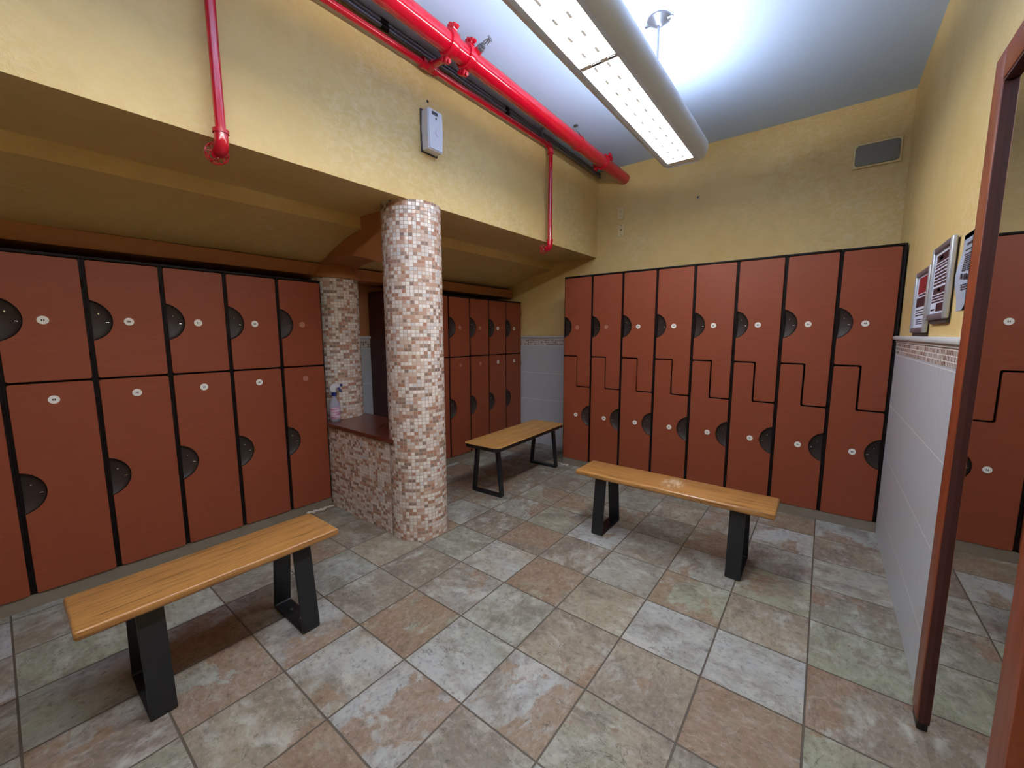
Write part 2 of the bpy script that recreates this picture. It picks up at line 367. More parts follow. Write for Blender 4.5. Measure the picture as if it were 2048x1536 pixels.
# dropped soffit with its stepped, sloping underside (runs very slightly uphill towards the back)
prof = [(-2.0, ZC), (-2.0, 2.15), (-2.565, 2.157), (-2.565, 2.078), (-2.66, 2.062), (-2.76, 2.043), (-2.87, 2.012), (-2.98, 1.972), (-3.06, 1.942), (-3.13, 1.915), (XL, 1.905), (XL, ZC)]
t = bmesh.new(); rows = []
for y in (YF, YB):
    dz = -.0085*(YB-y); rows.append([t.verts.new((x, y, z if z == ZC else z+dz)) for x, z in prof])
t.faces.new(rows[0]); t.faces.new(rows[1][::-1]); n_ = len(prof)
for i in range(n_): t.faces.new((rows[0][i], rows[1][i], rows[1][(i+1) % n_], rows[0][(i+1) % n_]))
bmesh.ops.recalc_face_normals(t, faces=t.faces[:])
b = B(); b.merge(t, 'yellow'); struct(b.build('ceiling_soffit', smooth=20))
struct(B().box((XL+.001, YF, 1.79), (-3.128, YB-.001, 1.885), 'brown', .012).build('trim_1'))

# wainscot: tile field, mosaic border and stone rail on the walls that show it
def wainscot(name, axis, pos, a, b_, side):
    """axis 'x': wall at x = pos facing side; runs along y"""
    def bx(B_, d0, d1, z0, z1, m, r=0):
        p0, p1 = sorted((pos+side*d0, pos+side*d1))
        if axis == 'x': B_.box((p0, a, z0), (p1, b_, z1), m, r)
        else: B_.box((a, p0, z0), (b_, p1, z1), m, r)
    q = B(); bx(q, 0, .010, 0, 1.215, 'wain'); w_ = struct(q.build(name, uv=box_uv))
    q = B(); bx(q, 0, .011, 1.216, 1.284, 'mosaic_border'); o = struct(q.build(name.replace('wall', 'trim')+'_1', uv=box_uv))
    q = B(); bx(q, 0, .016, 1.285, 1.301, 'rail', .004); bx(q, 0, .030, 1.299, 1.325, 'rail', .010)
    struct(q.build(name.replace('wall', 'trim')+'_2'))
wainscot('wall_right_tile', 'x', XR, 1.893, YB-.012, -1)
wainscot('wall_back_tile', 'y', YB, XL+.012, XR-.012, -1)
wainscot('wall_left_tile', 'x', XL, YF, YB-.012, 1)

# plinth curbs under the lockers
A_, BB = -2.981, 3.545
ZB = .07
struct(B().box((XL+.012, -.30, 0), (A_-.012, 1.535, ZB-.001), 'plinth').build('baseboard_left'))
struct(B().box((XL+.012, 2.20, 0), (A_-.012, 4.04, ZB-.001), 'plinth').build('baseboard_left.001'))
struct(B().box((-2.080, BB+.004, 0), (XR-.012, YB-.013, ZB-.001), 'plinth').build('baseboard_back'))

# ------------------------------------------------------------------ lockers
W_, GAP = .305, .011
R_, OFF = .106, .027           # finger recess: circle of radius R_ centred OFF outside the door edge
HA = math.acos(OFF/R_)
def notch(xe, zc, side, down):
    """arc points of the recess cut in a door edge; side +1 = left edge of the door"""
    cx = xe - side*OFF
    pts = [(cx + side*R_*math.cos(a), zc + R_*math.sin(a)) for a in [HA*(1-2*i/18) for i in range(19)]]
    return pts if down else pts[::-1]
def door_outline(kind, z0, zm, z1):
    x0, x1, xm = GAP, W_-GAP, W_/2; g = .0055
    r = .011
    if kind == 'upper':
        out = [(x0, zm+g, r), (x1, zm+g, r), (x1, z1, r), (x0, z1, r)] + [(p[0], p[1], 0) for p in notch(x0, 1.412, 1, True)]
        return rounded(out), (x0, 1.412, 1), (xm, 1.409)
    if kind == 'lower':
        out = [(x0, z0, r), (x1, z0, r), (x1, zm-g, r), (x0, zm-g, r)] + [(p[0], p[1], 0) for p in notch(x0, .581, 1, True)]
        return rounded(out), (x0, .581, 1), (xm, 1.022)
    zs = .825
    if kind == 'step_upper':
        out = [(xm+g, zs+g, r), (x1, zs+g, r), (x1, z1, r), (x0, z1, r)] + [(p[0], p[1], 0) for p in notch(x0, 1.410, 1, True)] + [(x0, zm+g, r), (xm+g, zm+g, r)]
        return rounded(out), (x0, 1.410, 1), (xm, 1.406)
    out = [(x0, z0, r), (x1, z0, r)] + [(p[0], p[1], 0) for p in notch(x1, .540, -1, False)] + [(x1, zs-g, r), (xm-g, zs-g, r), (xm-g, zm-g, r), (x0, zm-g, r)]
    return rounded(out), (x1, .540, -1), (xm, .537)
def recess_mesh(xe, zc, side):
    b_ = B(); t = bmesh.new(); rows = []; hz = R_*math.sin(HA); NZ, NX = 20, 8
    for i in range(NZ+1):
        a = -HA + 2*HA*i/NZ; z = R_*math.sin(a); xa = R_*math.cos(a) - OFF
        row = []
        for j in range(NX+1):
            x = xa*j/NX; q = max(0.0, 1-((x+OFF)**2+z*z)/R_**2)
            row.append(t.verts.new((xe+side*x, .004+.026*q**.6, zc+z)))
        rows.append(row)
    for A, C in zip(rows, rows[1:]):
        for j in range(NX):
            vs = (A[j], A[j+1], C[j+1], C[j])
            try: t.faces.new(vs)
            except ValueError: pass
    bmesh.ops.remove_doubles(t, verts=t.verts[:], dist=1e-6)
    bmesh.ops.recalc_face_normals(t, faces=t.faces[:])
    b_.merge(t, 'recess')
    # raised rim along the arc
    b_.tube([(xe+side*(R_*math.cos(a)-OFF), .003, zc+R_*math.sin(a)) for a in [-HA+2*HA*i/20 for i in range(21)]], .0028, 'carcass', 6)
    return b_
def make_column(kinds, z1, zm, depth, faded=(), filler=0.0, hinges=False, end=None):
    """one two-door locker column, front face in the local plane y = 0"""
    root = thing('locker', '', 'locker')
    c_ = B(); e = .0006; side = end or 'carcass'
    c_.box((e, .034, ZB), (W_-e, depth, z1+.018), side)
    c_.box((e, .012, ZB), (GAP+.002, .0345, z1+.018), 'carcass'); c_.box((W_-GAP-.002, .012, ZB), (W_-e, .0345, z1+.018), 'carcass')
    c_.box((e, .006, z1+.004), (W_-e, .0345, z1+.0185), 'carcass', .002)
    c_.build('carcass', root)
    if filler:
        B().box((W_, .010, ZB), (W_+filler, .05, z1+.018), 'carcass', .002).build('filler_panel', root)
    for kd in kinds:
        out, (xe, zc, s_), (dx, dz) = door_outline(kd, ZB+.002, zm, z1)
        d = B().prism(out, 'xz', 0.0, .020, 'door', bev=.0016).build('door', root, smooth=25)
        recess_mesh(xe, zc, s_).build('handle_recess', d)
        l = B(); l.lathe([(0, 0), (.005, 0), (.0055, -.006), (.003, -.009), (0, -.009)], 'chrome', (xe+s_*.030, .022, zc+.034), 14, (0, 1, 0))
        l.build('latch', d)
        B().box((xe+s_*.060-.007, .010, zc-.012), (xe+s_*.060+.007, .017, zc-.008), 'chrome', .0015).build('hasp', d)
        f_ = kd in faded; dd = B()
        dd.lathe([(0, .001), (.0195, .001), (.0205, -.0005), (.0195, -.0022), (0, -.0022)], 'disc_faded' if f_ else 'disc', (dx, 0, dz), 28, (0, 1, 0))
        if not f_:
            for kx in (-.0038, .0034): dd.box((dx+kx-.0022, -.0030, dz-.0045), (dx+kx+.0022, -.0020, dz+.0045), 'ink', .0006)
        dd.build('number_disc', d)
        for hz in ((z1-.12, zm+.12) if 'upper' in kd else (zm-.12, ZB+.16)):
            if 'step' in kd and 'lower' in kd: break
            B().tube([(W_-GAP*.5, .006, hz-.022), (W_-GAP*.5, .006, hz+.022)], .0035, 'carcass', 8).build('hinge', d)
    return root
ZL, ZLM, ZR, ZRM = 1.714, 1.110, 1.883, 1.124
DL, DB = 3.405-2.981+.010, .490
straight = make_column(('upper', 'lower'), ZL, ZLM, DL)
straight_f = make_column(('upper', 'lower'), ZL, ZLM, DL, faded=('upper', 'lower'))
straight_e = make_column(('upper', 'lower'), ZL, ZLM, DL, end='endpanel')
stepped = make_column(('step_upper', 'step_lower'), ZR, ZRM, DB)
stepped_f = make_column(('step_upper', 'step_lower'), ZR, ZRM, DB, faded=('step_upper',))
stepped_e = make_column(('step_upper', 'step_lower'), ZR, ZRM, DB, filler=.012)
_used = set()
def place(proto, loc, rz, label, group):
    o = proto if proto.name not in _used else dup(proto)
    _used.add(proto.name if o is proto else o.name)
    o.location = loc; o.rotation_euler = (0, 0, rz); tag(o, label, 'locker', group)
    return o
ORD = ['first', 'second', 'third', 'fourth', 'fifth', 'sixth', 'seventh', 'eighth']
Y0 = .319
for k_ in range(-2, 4):
    i = 3-k_
    lab = ('rust-brown two-door locker column touching the mosaic ledge, its number discs worn brown' if i == 0 else
           f'rust-brown two-door locker column, {ORD[i]} from the mosaic ledge, behind the low oak bench')
    place(straight_f if i == 0 else straight, (A_, Y0+k_*W_, 0), PI/2, lab, 'two-door lockers before the mosaic ledge')
for j in range(6):
    i = 5-j
    lab = ('rust-brown two-door locker column in the corner against the grey wall tile' if i == 0 else
           f'rust-brown two-door locker column, {ORD[i]} from the grey-tiled corner past the mosaic pillar')
    p_ = straight_e if j == 0 else straight_f if j in (2, 3) else straight
    place(p_, (A_, 2.212+j*W_, 0), PI/2, lab, 'two-door lockers beyond the mosaic ledge')
for k_ in range(8):
    i = 7-k_
    lab = (f'rust-brown locker column with two stepped doors beside the grey-tiled wall with the mirror' if i == 0 else
           'rust-brown stepped-door locker column at the end by the black-edged bench' if i == 7 else
           f'rust-brown stepped-door locker column, {ORD[i]} from the tiled mirror wall')
    p_ = stepped_e if k_ == 7 else stepped_f if k_ < 2 else stepped
    place(p_, (-2.087+k_*W_, BB, 0), 0.0, lab, 'stepped-door lockers along the back wall')

# ------------------------------------------------------------------ mosaic pillars, ledge and arch
def pillar(c_, z0, z1, label):
    o = B().lathe([(CYL_R, 0), (CYL_R, z1-z0)], 'mosaic', n=72).build('mosaic_pillar', None, (*c_, z0), uv=cyl_uv)
    return tag(o, label, 'pillar', 'mosaic pillars')
pillar((-2.137, 1.716), 0, 2.133, 'tall round pillar clad in cream and rust mosaic, standing on the floor')
pillar((-3.19, 1.755), .6655, 1.775, 'round mosaic pillar standing on the dark wooden ledge top')
led = thing('ledge', 'low mosaic-clad ledge with a dark wooden top between the two round pillars', 'ledge', (-2.98, 1.545, 0))
def round_cut(y0, y1):            # end of the ledge, hollowed to fit round the tall pillar
    cx, cy, r = -2.137+2.98, 1.716-1.545, CYL_R+.0015
    return [(cx-math.sqrt(max(0, r*r-(y-cy)**2)), y) for y in [y0+(y1-y0)*i/16 for i in range(17)]]
B().prism([(XL+.012+2.98, 0), *round_cut(0, .355), (.843, .3575), (.843, .385), (XL+.012+2.98, .385)], 'xy', 0, .634, 'mosaic').build('mosaic_base', led, uv=box_uv)
tp = B(); tp.prism([(XL+.012+2.98, -.022), (.826, -.022), (.832, -.020), *round_cut(-.0162, .355), (.843, .3575), (.843, .393), (XL+.012+2.98, .393)], 'xy', .635, .6645, 'mahogany', bev=.005)
tp.build('wooden_top', led)
o = B().box((-.10, -.014, 0), (.10, .014, .013), 'mahogany', .003).build('wooden_bar', None, (-2.56, 1.72, .665)); o.rotation_euler = (0, 0, 2.25)
tag(o, 'small dark wooden bar lying on the ledge top behind the tall pillar', 'bar')
# arched beam between the pillars
def soff(x):
    for (xa, za), (xb, zb) in zip(prof[1:], prof[2:]):
        if xa >= x >= xb and xa != xb: return za+(zb-za)*(x-xa)/(xb-xa)-.0085*(YB-1.63)
    return 2.1
top_ = [(x, soff(x)+.004) for x in (-2.2, -2.564)] + [(-2.566, 2.062)] + [(x, soff(x)+.004) for x in (-2.66, -2.76, -2.87, -2.98, -3.06, -3.13, -3.2, -3.3, XL+.014)]
bot_ = [(XL+.014, 1.80), (-3.36, 1.82), (-3.24, 1.845), (-3.1, 1.866), (-2.97, 1.893), (-2.87, 1.906), (-2.78, 1.903), (-2.69, 1.893), (-2.607, 1.878), (-2.45, 1.838), (-2.29, 1.785), (-2.2, 1.752)]
o = B().prism(top_+bot_, 'xz', 1.63, 1.90, 'brown').build('beam_arch'); struct(o)
o = B().lathe([(.150, .10), (.176, .06), (.196, .03), (.200, .012), (.196, 0), (.10, 0)], 'brown', (-3.19, 1.755, 1.776), 48).build('trim_2'); struct(o)

# ------------------------------------------------------------------ spray bottle
sb = thing('spray_bottle', 'clear spray bottle with a blue and white trigger head on the ledge beside the lockers', 'bottle', (-2.995, 1.603, .665), .7)
B().lathe([(0, 0), (.033, 0), (.037, .006), (.037, .12), (.034, .145), (.021, .172), (.0155, .19), (.0145, .205), (0, .205)], 'bottle', n=28).build('body', sb)
B().lathe([(.0373, .022), (.0378, .024), (.0378, .112), (.0373, .114)], 'label', n=28).build('label_wrap', sb)
B().lathe([(0, .200), (.0185, .200), (.0185, .226), (.014, .230), (0, .230)], 'blue', n=20).build('collar', sb)
hd = B(); hd.prism(rounded([(-.016, .228, .002), (.016, .228, .002), (.020, .262, .004), (.050, .272, .003), (.050, .292, .006), (-.004, .296, .012), (-.030, .268, .008)]), 'xz', -.011, .011, 'white_plastic', bev=.002)
hd = hd.build('sprayer_head', sb)
B().tube([(.048, 0, .284), (.066, 0, .284)], .0095, 'blue', 14).build('nozzle', hd)
B().tube([(.030, 0, .272), (.042, 0, .255), (.052, 0, .238), (.062, 0, .228)], [.007, .0065, .006, .005], 'blue', 10).build('trigger', hd)

# ------------------------------------------------------------------ benches
def loop_leg(hw_top, hw_bot, z1, wd, th, m, bolts=True):
    """flat bar bent to a closed trapezoid in the local xz plane; wd = bar width along y"""
    out = rounded([(-hw_bot, 0, .012), (hw_bot, 0, .012), (hw_top, z1, .004), (-hw_top, z1, .004)])
    k2 = th*1.02
    inn = rounded([(-hw_bot+k2, th, .008), (hw_bot-k2, th, .008), (hw_top-k2, z1-th, .003), (-hw_top+k2, z1-th, .003)])
    b_ = B(); t = bmesh.new(); n = len(out); V = {}
    for nm, P in (('o', out), ('i', inn)):
        for s_, y in ((0, -wd/2), (1, wd/2)): V[nm, s_] = [t.verts.new((p[0], y, p[1])) for p in P]
    for i in range(n):
        j = (i+1) % n
        t.faces.new((V['o', 0][i], V['o', 0][j], V['o', 1][j], V['o', 1][i])); t.faces.new((V['i', 0][i], V['i', 1][i], V['i', 1][j], V['i', 0][j]))
        t.faces.new((V['o', 0][i], V['i', 0][i], V['i', 0][j], V['o', 0][j])); t.faces.new((V['o', 1][i], V['o', 1][j], V['i', 1][j], V['i', 1][i]))
    bmesh.ops.recalc_face_normals(t, faces=t.faces[:])
    bmesh.ops.bevel(t, geom=[e for e in t.edges if len(e.link_faces) == 2 and e.calc_face_angle(0) > 1.2], offset=.0016, segments=2, affect='EDGES')
    b_.merge(t, m)
    return b_
def oak_bench(label, loc, rz, L, Wd, zt, leg_y, seat, hw=(.105, .155)):
    r_ = thing('bench', label, 'bench', loc, rz, 'oak benches')
    th = .033
    B().box((-Wd/2, -L/2, zt-th), (Wd/2, L/2, zt), seat, .010, 3).build('seat', r_)
    for y in leg_y:
        q = loop_leg(hw[0], hw[1], zt-th-.001, .076, .012, 'black').build('leg', r_, (0, y, 0))
        bo = B()
        for x in (-.05, .05): bo.lathe([(.007, 0), (.007, .004), (.003, .005), (0, .005)], 'steel', (x, 0, .0118), 10)
        bo.build('bolt', q)
    return r_
oak_bench('low oak plank bench on black legs in front of the two-door lockers by the ledge', (-1.905, .500, 0), 0.0, .862, .285, .424, (-.248, .272), 'oak')
oak_bench('low oak bench with a pale worn patch, standing before the stepped-door lockers', (-.715, 2.515, 0), PI/2, 1.158, .275, .416, (-.405, .405), 'oak_worn', (.105, .148))
r_ = thing('bench', 'bench with a round-cornered striped oak top and black edge, in the tiled corner', 'bench', (-2.19, 2.925, 0), math.radians(2.6), 'oak benches')
def slab(z0, z1, m, dx, bev):
    q = rounded([(-.185+dx, -.565+dx, .05), (.185-dx, -.565+dx, .05), (.185-dx, .565-dx, .05), (-.185+dx, .565-dx, .05)], 8)
    return B().prism([(x, y) for x, y in q], 'xy', z0, z1, m, bev=bev)
slab(.404, .4355, 'rim', .004, .004).build('edge_band', r_)
slab(.436, .4385, 'oak_lam', .0, 0).build('seat', r_)
for y in (-.46, .46): loop_leg(.118, .158, .403, .04, .024, 'black').build('leg', r_, (0, y, 0))

# ------------------------------------------------------------------ pendant light
FX, FY0, FY1, FZ = -.862, -.70, 3.04, 2.50  # length includes an unseen near section, added to brighten the left side
pl = thing('pendant_light', 'long pendant fluorescent light with a lit white louvre and rounded grey sides', 'light', (FX, (FY0+FY1)/2, FZ))
hl = (FY1-FY0)/2
def side_prof(s_):
    return [(s_*.084, -.002), (s_*.105, -.004), (s_*.132, .012), (s_*.150, .040), (s_*.156, .075), (s_*.150, .110), (s_*.136, .135), (s_*.128, .130), (s_*.140, .105), (s_*.146, .075), (s_*.140, .044), (s_*.122, .02), (s_*.084, .010)]
h_ = B()
for s_ in (-1, 1): h_.prism(side_prof(s_), 'xz', -hl, hl, 'housing')
cap_ = rounded([(-.084, -.004, 0), (.084, -.004, 0), (.132, .012, .02), (.156, .075, .04), (.136, .135, .01), (-.136, .135, .01), (-.156, .075, .04), (-.132, .012, .02)])
for y0, y1 in ((-hl-.012, -hl), (hl, hl+.012)): h_.prism(cap_, 'xz', y0, y1, 'housing', bev=.004)
h_.box((-.136, -hl, .06), (.136, hl, .066), 'housing')
h_.build('housing', pl)
JY = [1.725-(FY0+FY1)/2, .47-(FY0+FY1)/2]      # joints between the lamp sections
ends = [hl-.075, JY[0], JY[1], -hl+.005]
for y1, y0 in zip(ends, ends[1:]): B().box((-.083, y0+.014, .002), (.083, y1-.014, .008), 'lens').build('louvre', pl)
B().box((-.083, hl-.07, -.001), (.083, hl-.002, .006), 'disc').build('end_plate', pl)
for jy in JY:
    B().box((-.083, jy-.013, -.001), (.083, jy+.013, .006), 'disc').build('joint_plate', pl)
    for x0, x1 in ((-.03, .015), (.045, .078)): B().box((x0, jy-.009, -.0045), (x1, jy+.007, -.0005), 'steel', .001).build('joint_clip', pl)
for y1, y0 in zip(ends, ends[1:]): B().tube([(0, y0+.04, .105), (0, y1-.04, .105)], .019, 'tube', 16).build('uplight_tube', pl)
ry = 2.358-(FY0+FY1)/2; rx = -.829-FX
B().tube([(rx, ry, .06), (rx, ry, ZC-FZ-.03)], .0065, 'steel', 10).build('rod', pl)
cn = B(); cn.lathe([(.062, 0), (.060, -.006), (.030, -.026), (.012, -.036), (0, -.036)], 'conduit', (rx, ry, ZC-FZ-.001), 24)
cn.box((rx-.075, ry-.008, ZC-FZ-.016), (rx+.075, ry+.008, ZC-FZ-.010), 'conduit', .002, mtx=None); cn.build('canopy', pl)

# ------------------------------------------------------------------ red sprinkler pipes
MX, MZ, MR = -1.712, 2.887, .053
mp = thing('sprinkler_main_pipe', 'thick glossy red sprinkler pipe running under the ceiling into the back wall', 'pipe', (MX, 0, MZ))
B().tube([(0, YF+.01, 0), (0, 1.85, 0), (0, 3.56, 0), (0, YB-.001, 0)], MR, 'red', 32).build('pipe', mp)
def coupling(y, rot):
    c_ = B().lathe([(MR, -.026), (MR+.010, -.026), (MR+.014, -.018), (MR+.014, .018), (MR+.010, .026), (MR, .026)], 'red', (0, y, 0), 32, (0, 1, 0))
    for s_ in (0, PI):
        a = rot+s_; d = Vector((math.cos(a), 0, math.sin(a))); e = Vector((-math.sin(a), 0, math.cos(a)))
        p = d*(MR+.024)+Vector((0, y, 0))
        mt = Matrix.Translation(p) @ Matrix((d, Vector((0, 1, 0)), e)).transposed().to_4x4()
        c_.box((-.016, -.016, -.024), (.016, .016, -.004), 'red', .004, mtx=mt); c_.box((-.016, -.016, .004), (.016, .016, .024), 'red', .004, mtx=mt)
    o = c_.build('coupling', mp)
    for s_ in (0, PI):
        a = rot+s_; d = Vector((math.cos(a), 0, math.sin(a))); e = Vector((-math.sin(a), 0, math.cos(a)))
        p = d*(MR+.026)+Vector((0, y, 0))
        q = B().tube([p-e*.036, p+e*.036], .006, 'red', 10); q.tube([p-e*.038, p-e*.027], .010, 'red', 6); q.tube([p+e*.027, p+e*.038], .010, 'red', 6)
        q.build('bolt', o)
coupling(1.665, 1.15); coupling(1.80, 1.15); coupling(3.56, .35)
B().lathe([(MR+.001, -.006), (MR+.004, -.005), (MR+.004, .005), (MR+.001, .006)], 'red', (0, 3.10, 0), 32, (0, 1, 0)).build('weld_seam', mp)
up = thing('fire_sprinkler', 'small metal upright sprinkler screwed into the thick red pipe', 'sprinkler', (MX, 1.825, MZ))
d_ = Vector((.93, 0, .30)).normalized()
P = lambda r_: tuple(d_*r_)
B().tube([P(MR-.01), P(MR+.026)], .020, 'red', 16).build('outlet', up)
B().tube([P(MR+.022), P(MR+.042), P(MR+.044), P(MR+.056), P(MR+.060)], [.021, .021, .017, .017, .010], 'conduit', 6).build('thread_hex', up)
sd = Vector((0, 1, 0)); fr = B()
for s_ in (-1, 1): fr.tube([d_*(MR+.058)+sd*s_*.007, d_*(MR+.072)+sd*s_*.016, d_*(MR+.090)+sd*s_*.012, d_*(MR+.104)], .0032, 'steel', 8)
fr.tube([P(MR+.06), P(MR+.102)], .0035, 'steel', 8); fr.build('frame_arms', up)
B().lathe([(.004, 0), (.017, 0), (.017, .002), (.004, .003)], 'conduit', P(MR+.104), 16, tuple(d_)).build('deflector', up)

SX = -1.950
bp = thing('sprinkler_branch_pipe', 'thin red branch pipe along the yellow soffit with a drop ending by the back wall', 'pipe', (SX, 0, 0))
zy = lambda y: 2.866+.0148*y
SR = .0185
B().tube([(0, YF+.01, zy(YF)), (0, 1.2, zy(1.2)), (0, 3.03, zy(3.03))], SR, 'red', 18).build('pipe', bp)
ez = zy(3.05)
B().tube([(0, 3.055, ez-.035), (0, 3.055, 2.125)], SR, 'red', 18).build('drop_pipe', bp)
el = B().tube([(0, 3.005, ez)]+[(0, 3.02+.035*math.sin(a), ez-.035+.035*math.cos(a)) for a in [i*PI/16 for i in range(9)]]+[(0, 3.055, ez-.055)], SR+.006, 'red', 18)
el.lathe([(SR+.009, 0), (SR+.009, .012)], 'red', (0, 3.055, ez-.060), 18); el.build('elbow', bp)
te = B().tube([(0, 1.685, zy(1.73)), (0, 1.775, zy(1.73))], SR+.008, 'red', 18)
for y in (1.68, 1.775): te.lathe([(SR+.011, -.007), (SR+.011, .007)], 'red', (0, y, zy(1.73)), 18, (0, 1, 0))
te.tube([(0, 1.73, zy(1.73)), (.045, 1.73, zy(1.73)-.002)], SR+.008, 'red', 18); te.build('tee', bp)
B().tube([(.04, 1.73, zy(1.73)-.002), (MX-SX-.045, 1.695, MZ-.035), (MX-SX-.02, 1.675, MZ-.042)], SR, 'red', 16).build('riser', bp)
def drop_end(parent, y, z, guard):
    e_ = B().tube([(0, y, z+.045), (0, y, z+.012)]+[(-.024+.024*math.cos(a), y, z-.024*math.sin(a)) for a in [i*PI/12 for i in range(1, 7)]]+[(-.035, y, z-.024)], SR+.006, 'red', 18)
    e_.lathe([(SR+.010, 0), (SR+.010, .014)], 'red', (0, y, z+.034), 18); e_.build('drop_elbow', parent)
    h = B(); h.tube([(-.035, y, z-.024), (-.052, y, z-.024)], .011, 'red', 10)
    h.tube([(-.052, y-.004, z-.024), (-.064, y-.010, z-.024), (-.078, y, z-.024), (-.064, y+.010, z-.024), (-.052, y+.004, z-.024)], .002, 'red', 6)
    h.lathe([(.003, 0), (.014, 0), (.014, .002), (.003, .003)], 'red', (-.078, y, z-.024), 14, (-1, 0, 0)); h.build('sprinkler', parent)
    if guard:
        g = B(); R0 = .040
        for a in [i*PI/3 for i in range(6)]:
            c_, s_ = math.cos(a), math.sin(a)
            g.tube([(-.036, y+.016*c_, z-.024+.016*s_), (-.050, y+R0*c_, z-.024+R0*s_), (-.078, y+R0*c_*.95, z-.024+R0*s_*.95), (-.092, y+.018*c_, z-.024+.018*s_)], .0018, 'red', 6)
        for x, r in ((-.056, R0), (-.078, R0*.95), (-.092, .018)):
            g.tube([(x, y+r*math.cos(i*PI/8), z-.024+r*math.sin(i*PI/8)) for i in range(16)], .0018, 'red', 6, closed=True)
        g.build('wire_guard', parent)
drop_end(bp, 3.055, 2.105, True)
dp = thing('sprinkler_drop_pipe', 'red drop pipe below the soffit edge over the lockers, with a wire sprinkler guard', 'pipe', (SX, 0, 0))
B().tube([(0, .640, zy(.64)-.018), (0, .640, 2.115)], SR, 'red', 18).build('pipe', dp)
drop_end(dp, .640, 2.092, True)
for x, z, lab in ((-1.980, 2.962, 'thin dark conduit under the ceiling, the one tight against the soffit'), (-1.986, 2.989, 'thin dark conduit under the ceiling, the one further out from the soffit')):
    cd = thing('electrical_conduit', lab, 'conduit', (x, 0, z), group='conduits under the ceiling')
    B().tube([(0, YF+.01, 0), (0, YB-.001, 0)], .0125, 'conduit', 14).build('tube', cd)
    for y in (1.45, 2.5):
        B().tube([(0, y-.022, 0), (0, y+.022, 0)], .0155, 'carcass', 14).build('coupling', cd)
def hanger(x, y, z, r, label, hex_):
    h = thing('pipe_hanger', label, 'hanger', (x, y, z))
    B().tube([(0, 0, r+.010), (0, 0, ZC-z-.004)], .0045, 'steel', 8).build('rod', h)
    B().lathe([(.016, 0), (.016, -.006), (.010, -.012), (0, -.012)], 'conduit', (0, 0, ZC-z-.001), 12).build('ceiling_anchor', h)
    rr = r+.0025; q = B().tube([(rr*math.sin(a), 0, rr*math.cos(a)) for a in [i*2*PI/28 for i in range(28)]], .0022, hex_, 6, closed=True)
    for s_ in (-1, 1): q.tube([(s_*rr*.72, 0, rr*.69), (s_*.010, 0, r+.024), (0, 0, r+.026)], .003, 'conduit', 6)
    q.build('ring', h)
hanger(MX, 3.06, MZ, MR, 'thin steel hanger holding the thick red pipe from the ceiling', 'red')
hanger(SX, 2.93, zy(2.93), SR, 'short steel hanger holding the thin red pipe beside the soffit', 'red')

# ------------------------------------------------------------------ things on the soffit and back wall
af = thing('air_freshener', 'white wall-mounted air freshener dispenser on the yellow soffit face', 'dispenser', (-2.0, 1.755, 2.42))
q = B().prism(rounded([(-.055, .012, .008), (.055, .012, .008), (.060, .14, .02), (.056, .242, .014), (-.056, .242, .014), (-.060, .14, .02)]), 'yz', .070, .0, 'white_plastic')
bmesh.ops.bevel(q.bm, geom=[e for e in q.bm.edges if e.is_manifold and e.calc_face_angle(0) > .9], offset=.007, segments=3, affect='EDGES')
q.build('body', af)
B().box((.0665, -.030, .208), (.0715, .014, .226), 'lcd', .001).build('sensor_window', af)
B().box((.0665, -.004, .186), (.0715, .006, .198), 'lcd', .001).build('spray_hole', af)
B().lathe([(.021, 0), (.022, .001), (.021, .003), (.0175, .0025), (0, .0025)], 'white_plastic', (.070, .012, .118), 24, (1, 0, 0), sy=.75).build('button', af)
B().box((-.0005, -.064, .006), (.010, .064, .248), 'backing', .003).build('back_plate', af)
wh = B().lathe([(.008, 0), (.009, .002), (.006, .003), (0, .003)], 'lcd', (0, 0, 0), 10, (1, 0, 0)).build('wall_plug', None, (-2.0, 1.755, 2.731))
tag(wh, 'small dark screw plug in the soffit face above the air freshener', 'plug')
wh = B().lathe([(.009, 0), (.010, .002), (.006, .003), (0, .003)], 'lcd', (0, 0, 0), 10, (0, -1, 0)).build('wall_plug', None, (-1.007, YB, 2.572))
tag(wh, 'small dark screw plug in the yellow wall above the stepped-door lockers', 'plug')
sp = thing('wall_speaker', 'grey rounded speaker grille in a yellow painted frame, high on the back wall', 'speaker', (.197, YB, 2.634))
fo = [(-.134, -.087, .004), (.134, -.087, .004), (.134, .087, .004), (-.134, .087, .004)]
B().prism(rounded(fo), 'xz', -.014, -.0005, 'plate', bev=.003).build('frame', sp)
B().prism(rounded([(-.121, -.074, .022), (.121, -.074, .022), (.121, .070, .022), (-.121, .070, .022)]), 'xz', -.022, -.013, 'grille', bev=.003).build('grille', sp)
def plate(loc, label, kind):
    p_ = thing('wall_plate', label, 'wall plate', loc)
    B().prism(rounded([(-.035, -.060, .006), (.035, -.060, .006), (.035, .060, .006), (-.035, .060, .006)]), 'xz', -.008, -.0005, 'plate', bev=.002).build('cover', p_)
    if kind == 'outlet':
        for z in (-.022, .022):
            q = B().prism(rounded([(-.015, z-.014, .006), (.015, z-.014, .006), (.015, z+.014, .006), (-.015, z+.014, .006)]), 'xz', -.0105, -.0075, 'plate').build('socket', p_)
            sl = B()
            for x in (-.007, .007): sl.box((x-.0014, -.0112, z-.003), (x+.0014, -.0104, z+.006), 'slot')
            sl.box((-.002, -.0112, z-.010), (.002, -.0104, z-.006), 'slot'); sl.build('slot', q)
    else:
        B().lathe([(.006, 0), (.006, .003), (0, .003)], 'lcd', (0, -.008, .004), 12, (0, -1, 0)).build('jack', p_)
        for z in (-.045, .045): B().lathe([(.004, 0), (.003, .0015), (0, .0015)], 'slot', (0, -.008, z), 10, (0, -1, 0)).build('screw', p_)
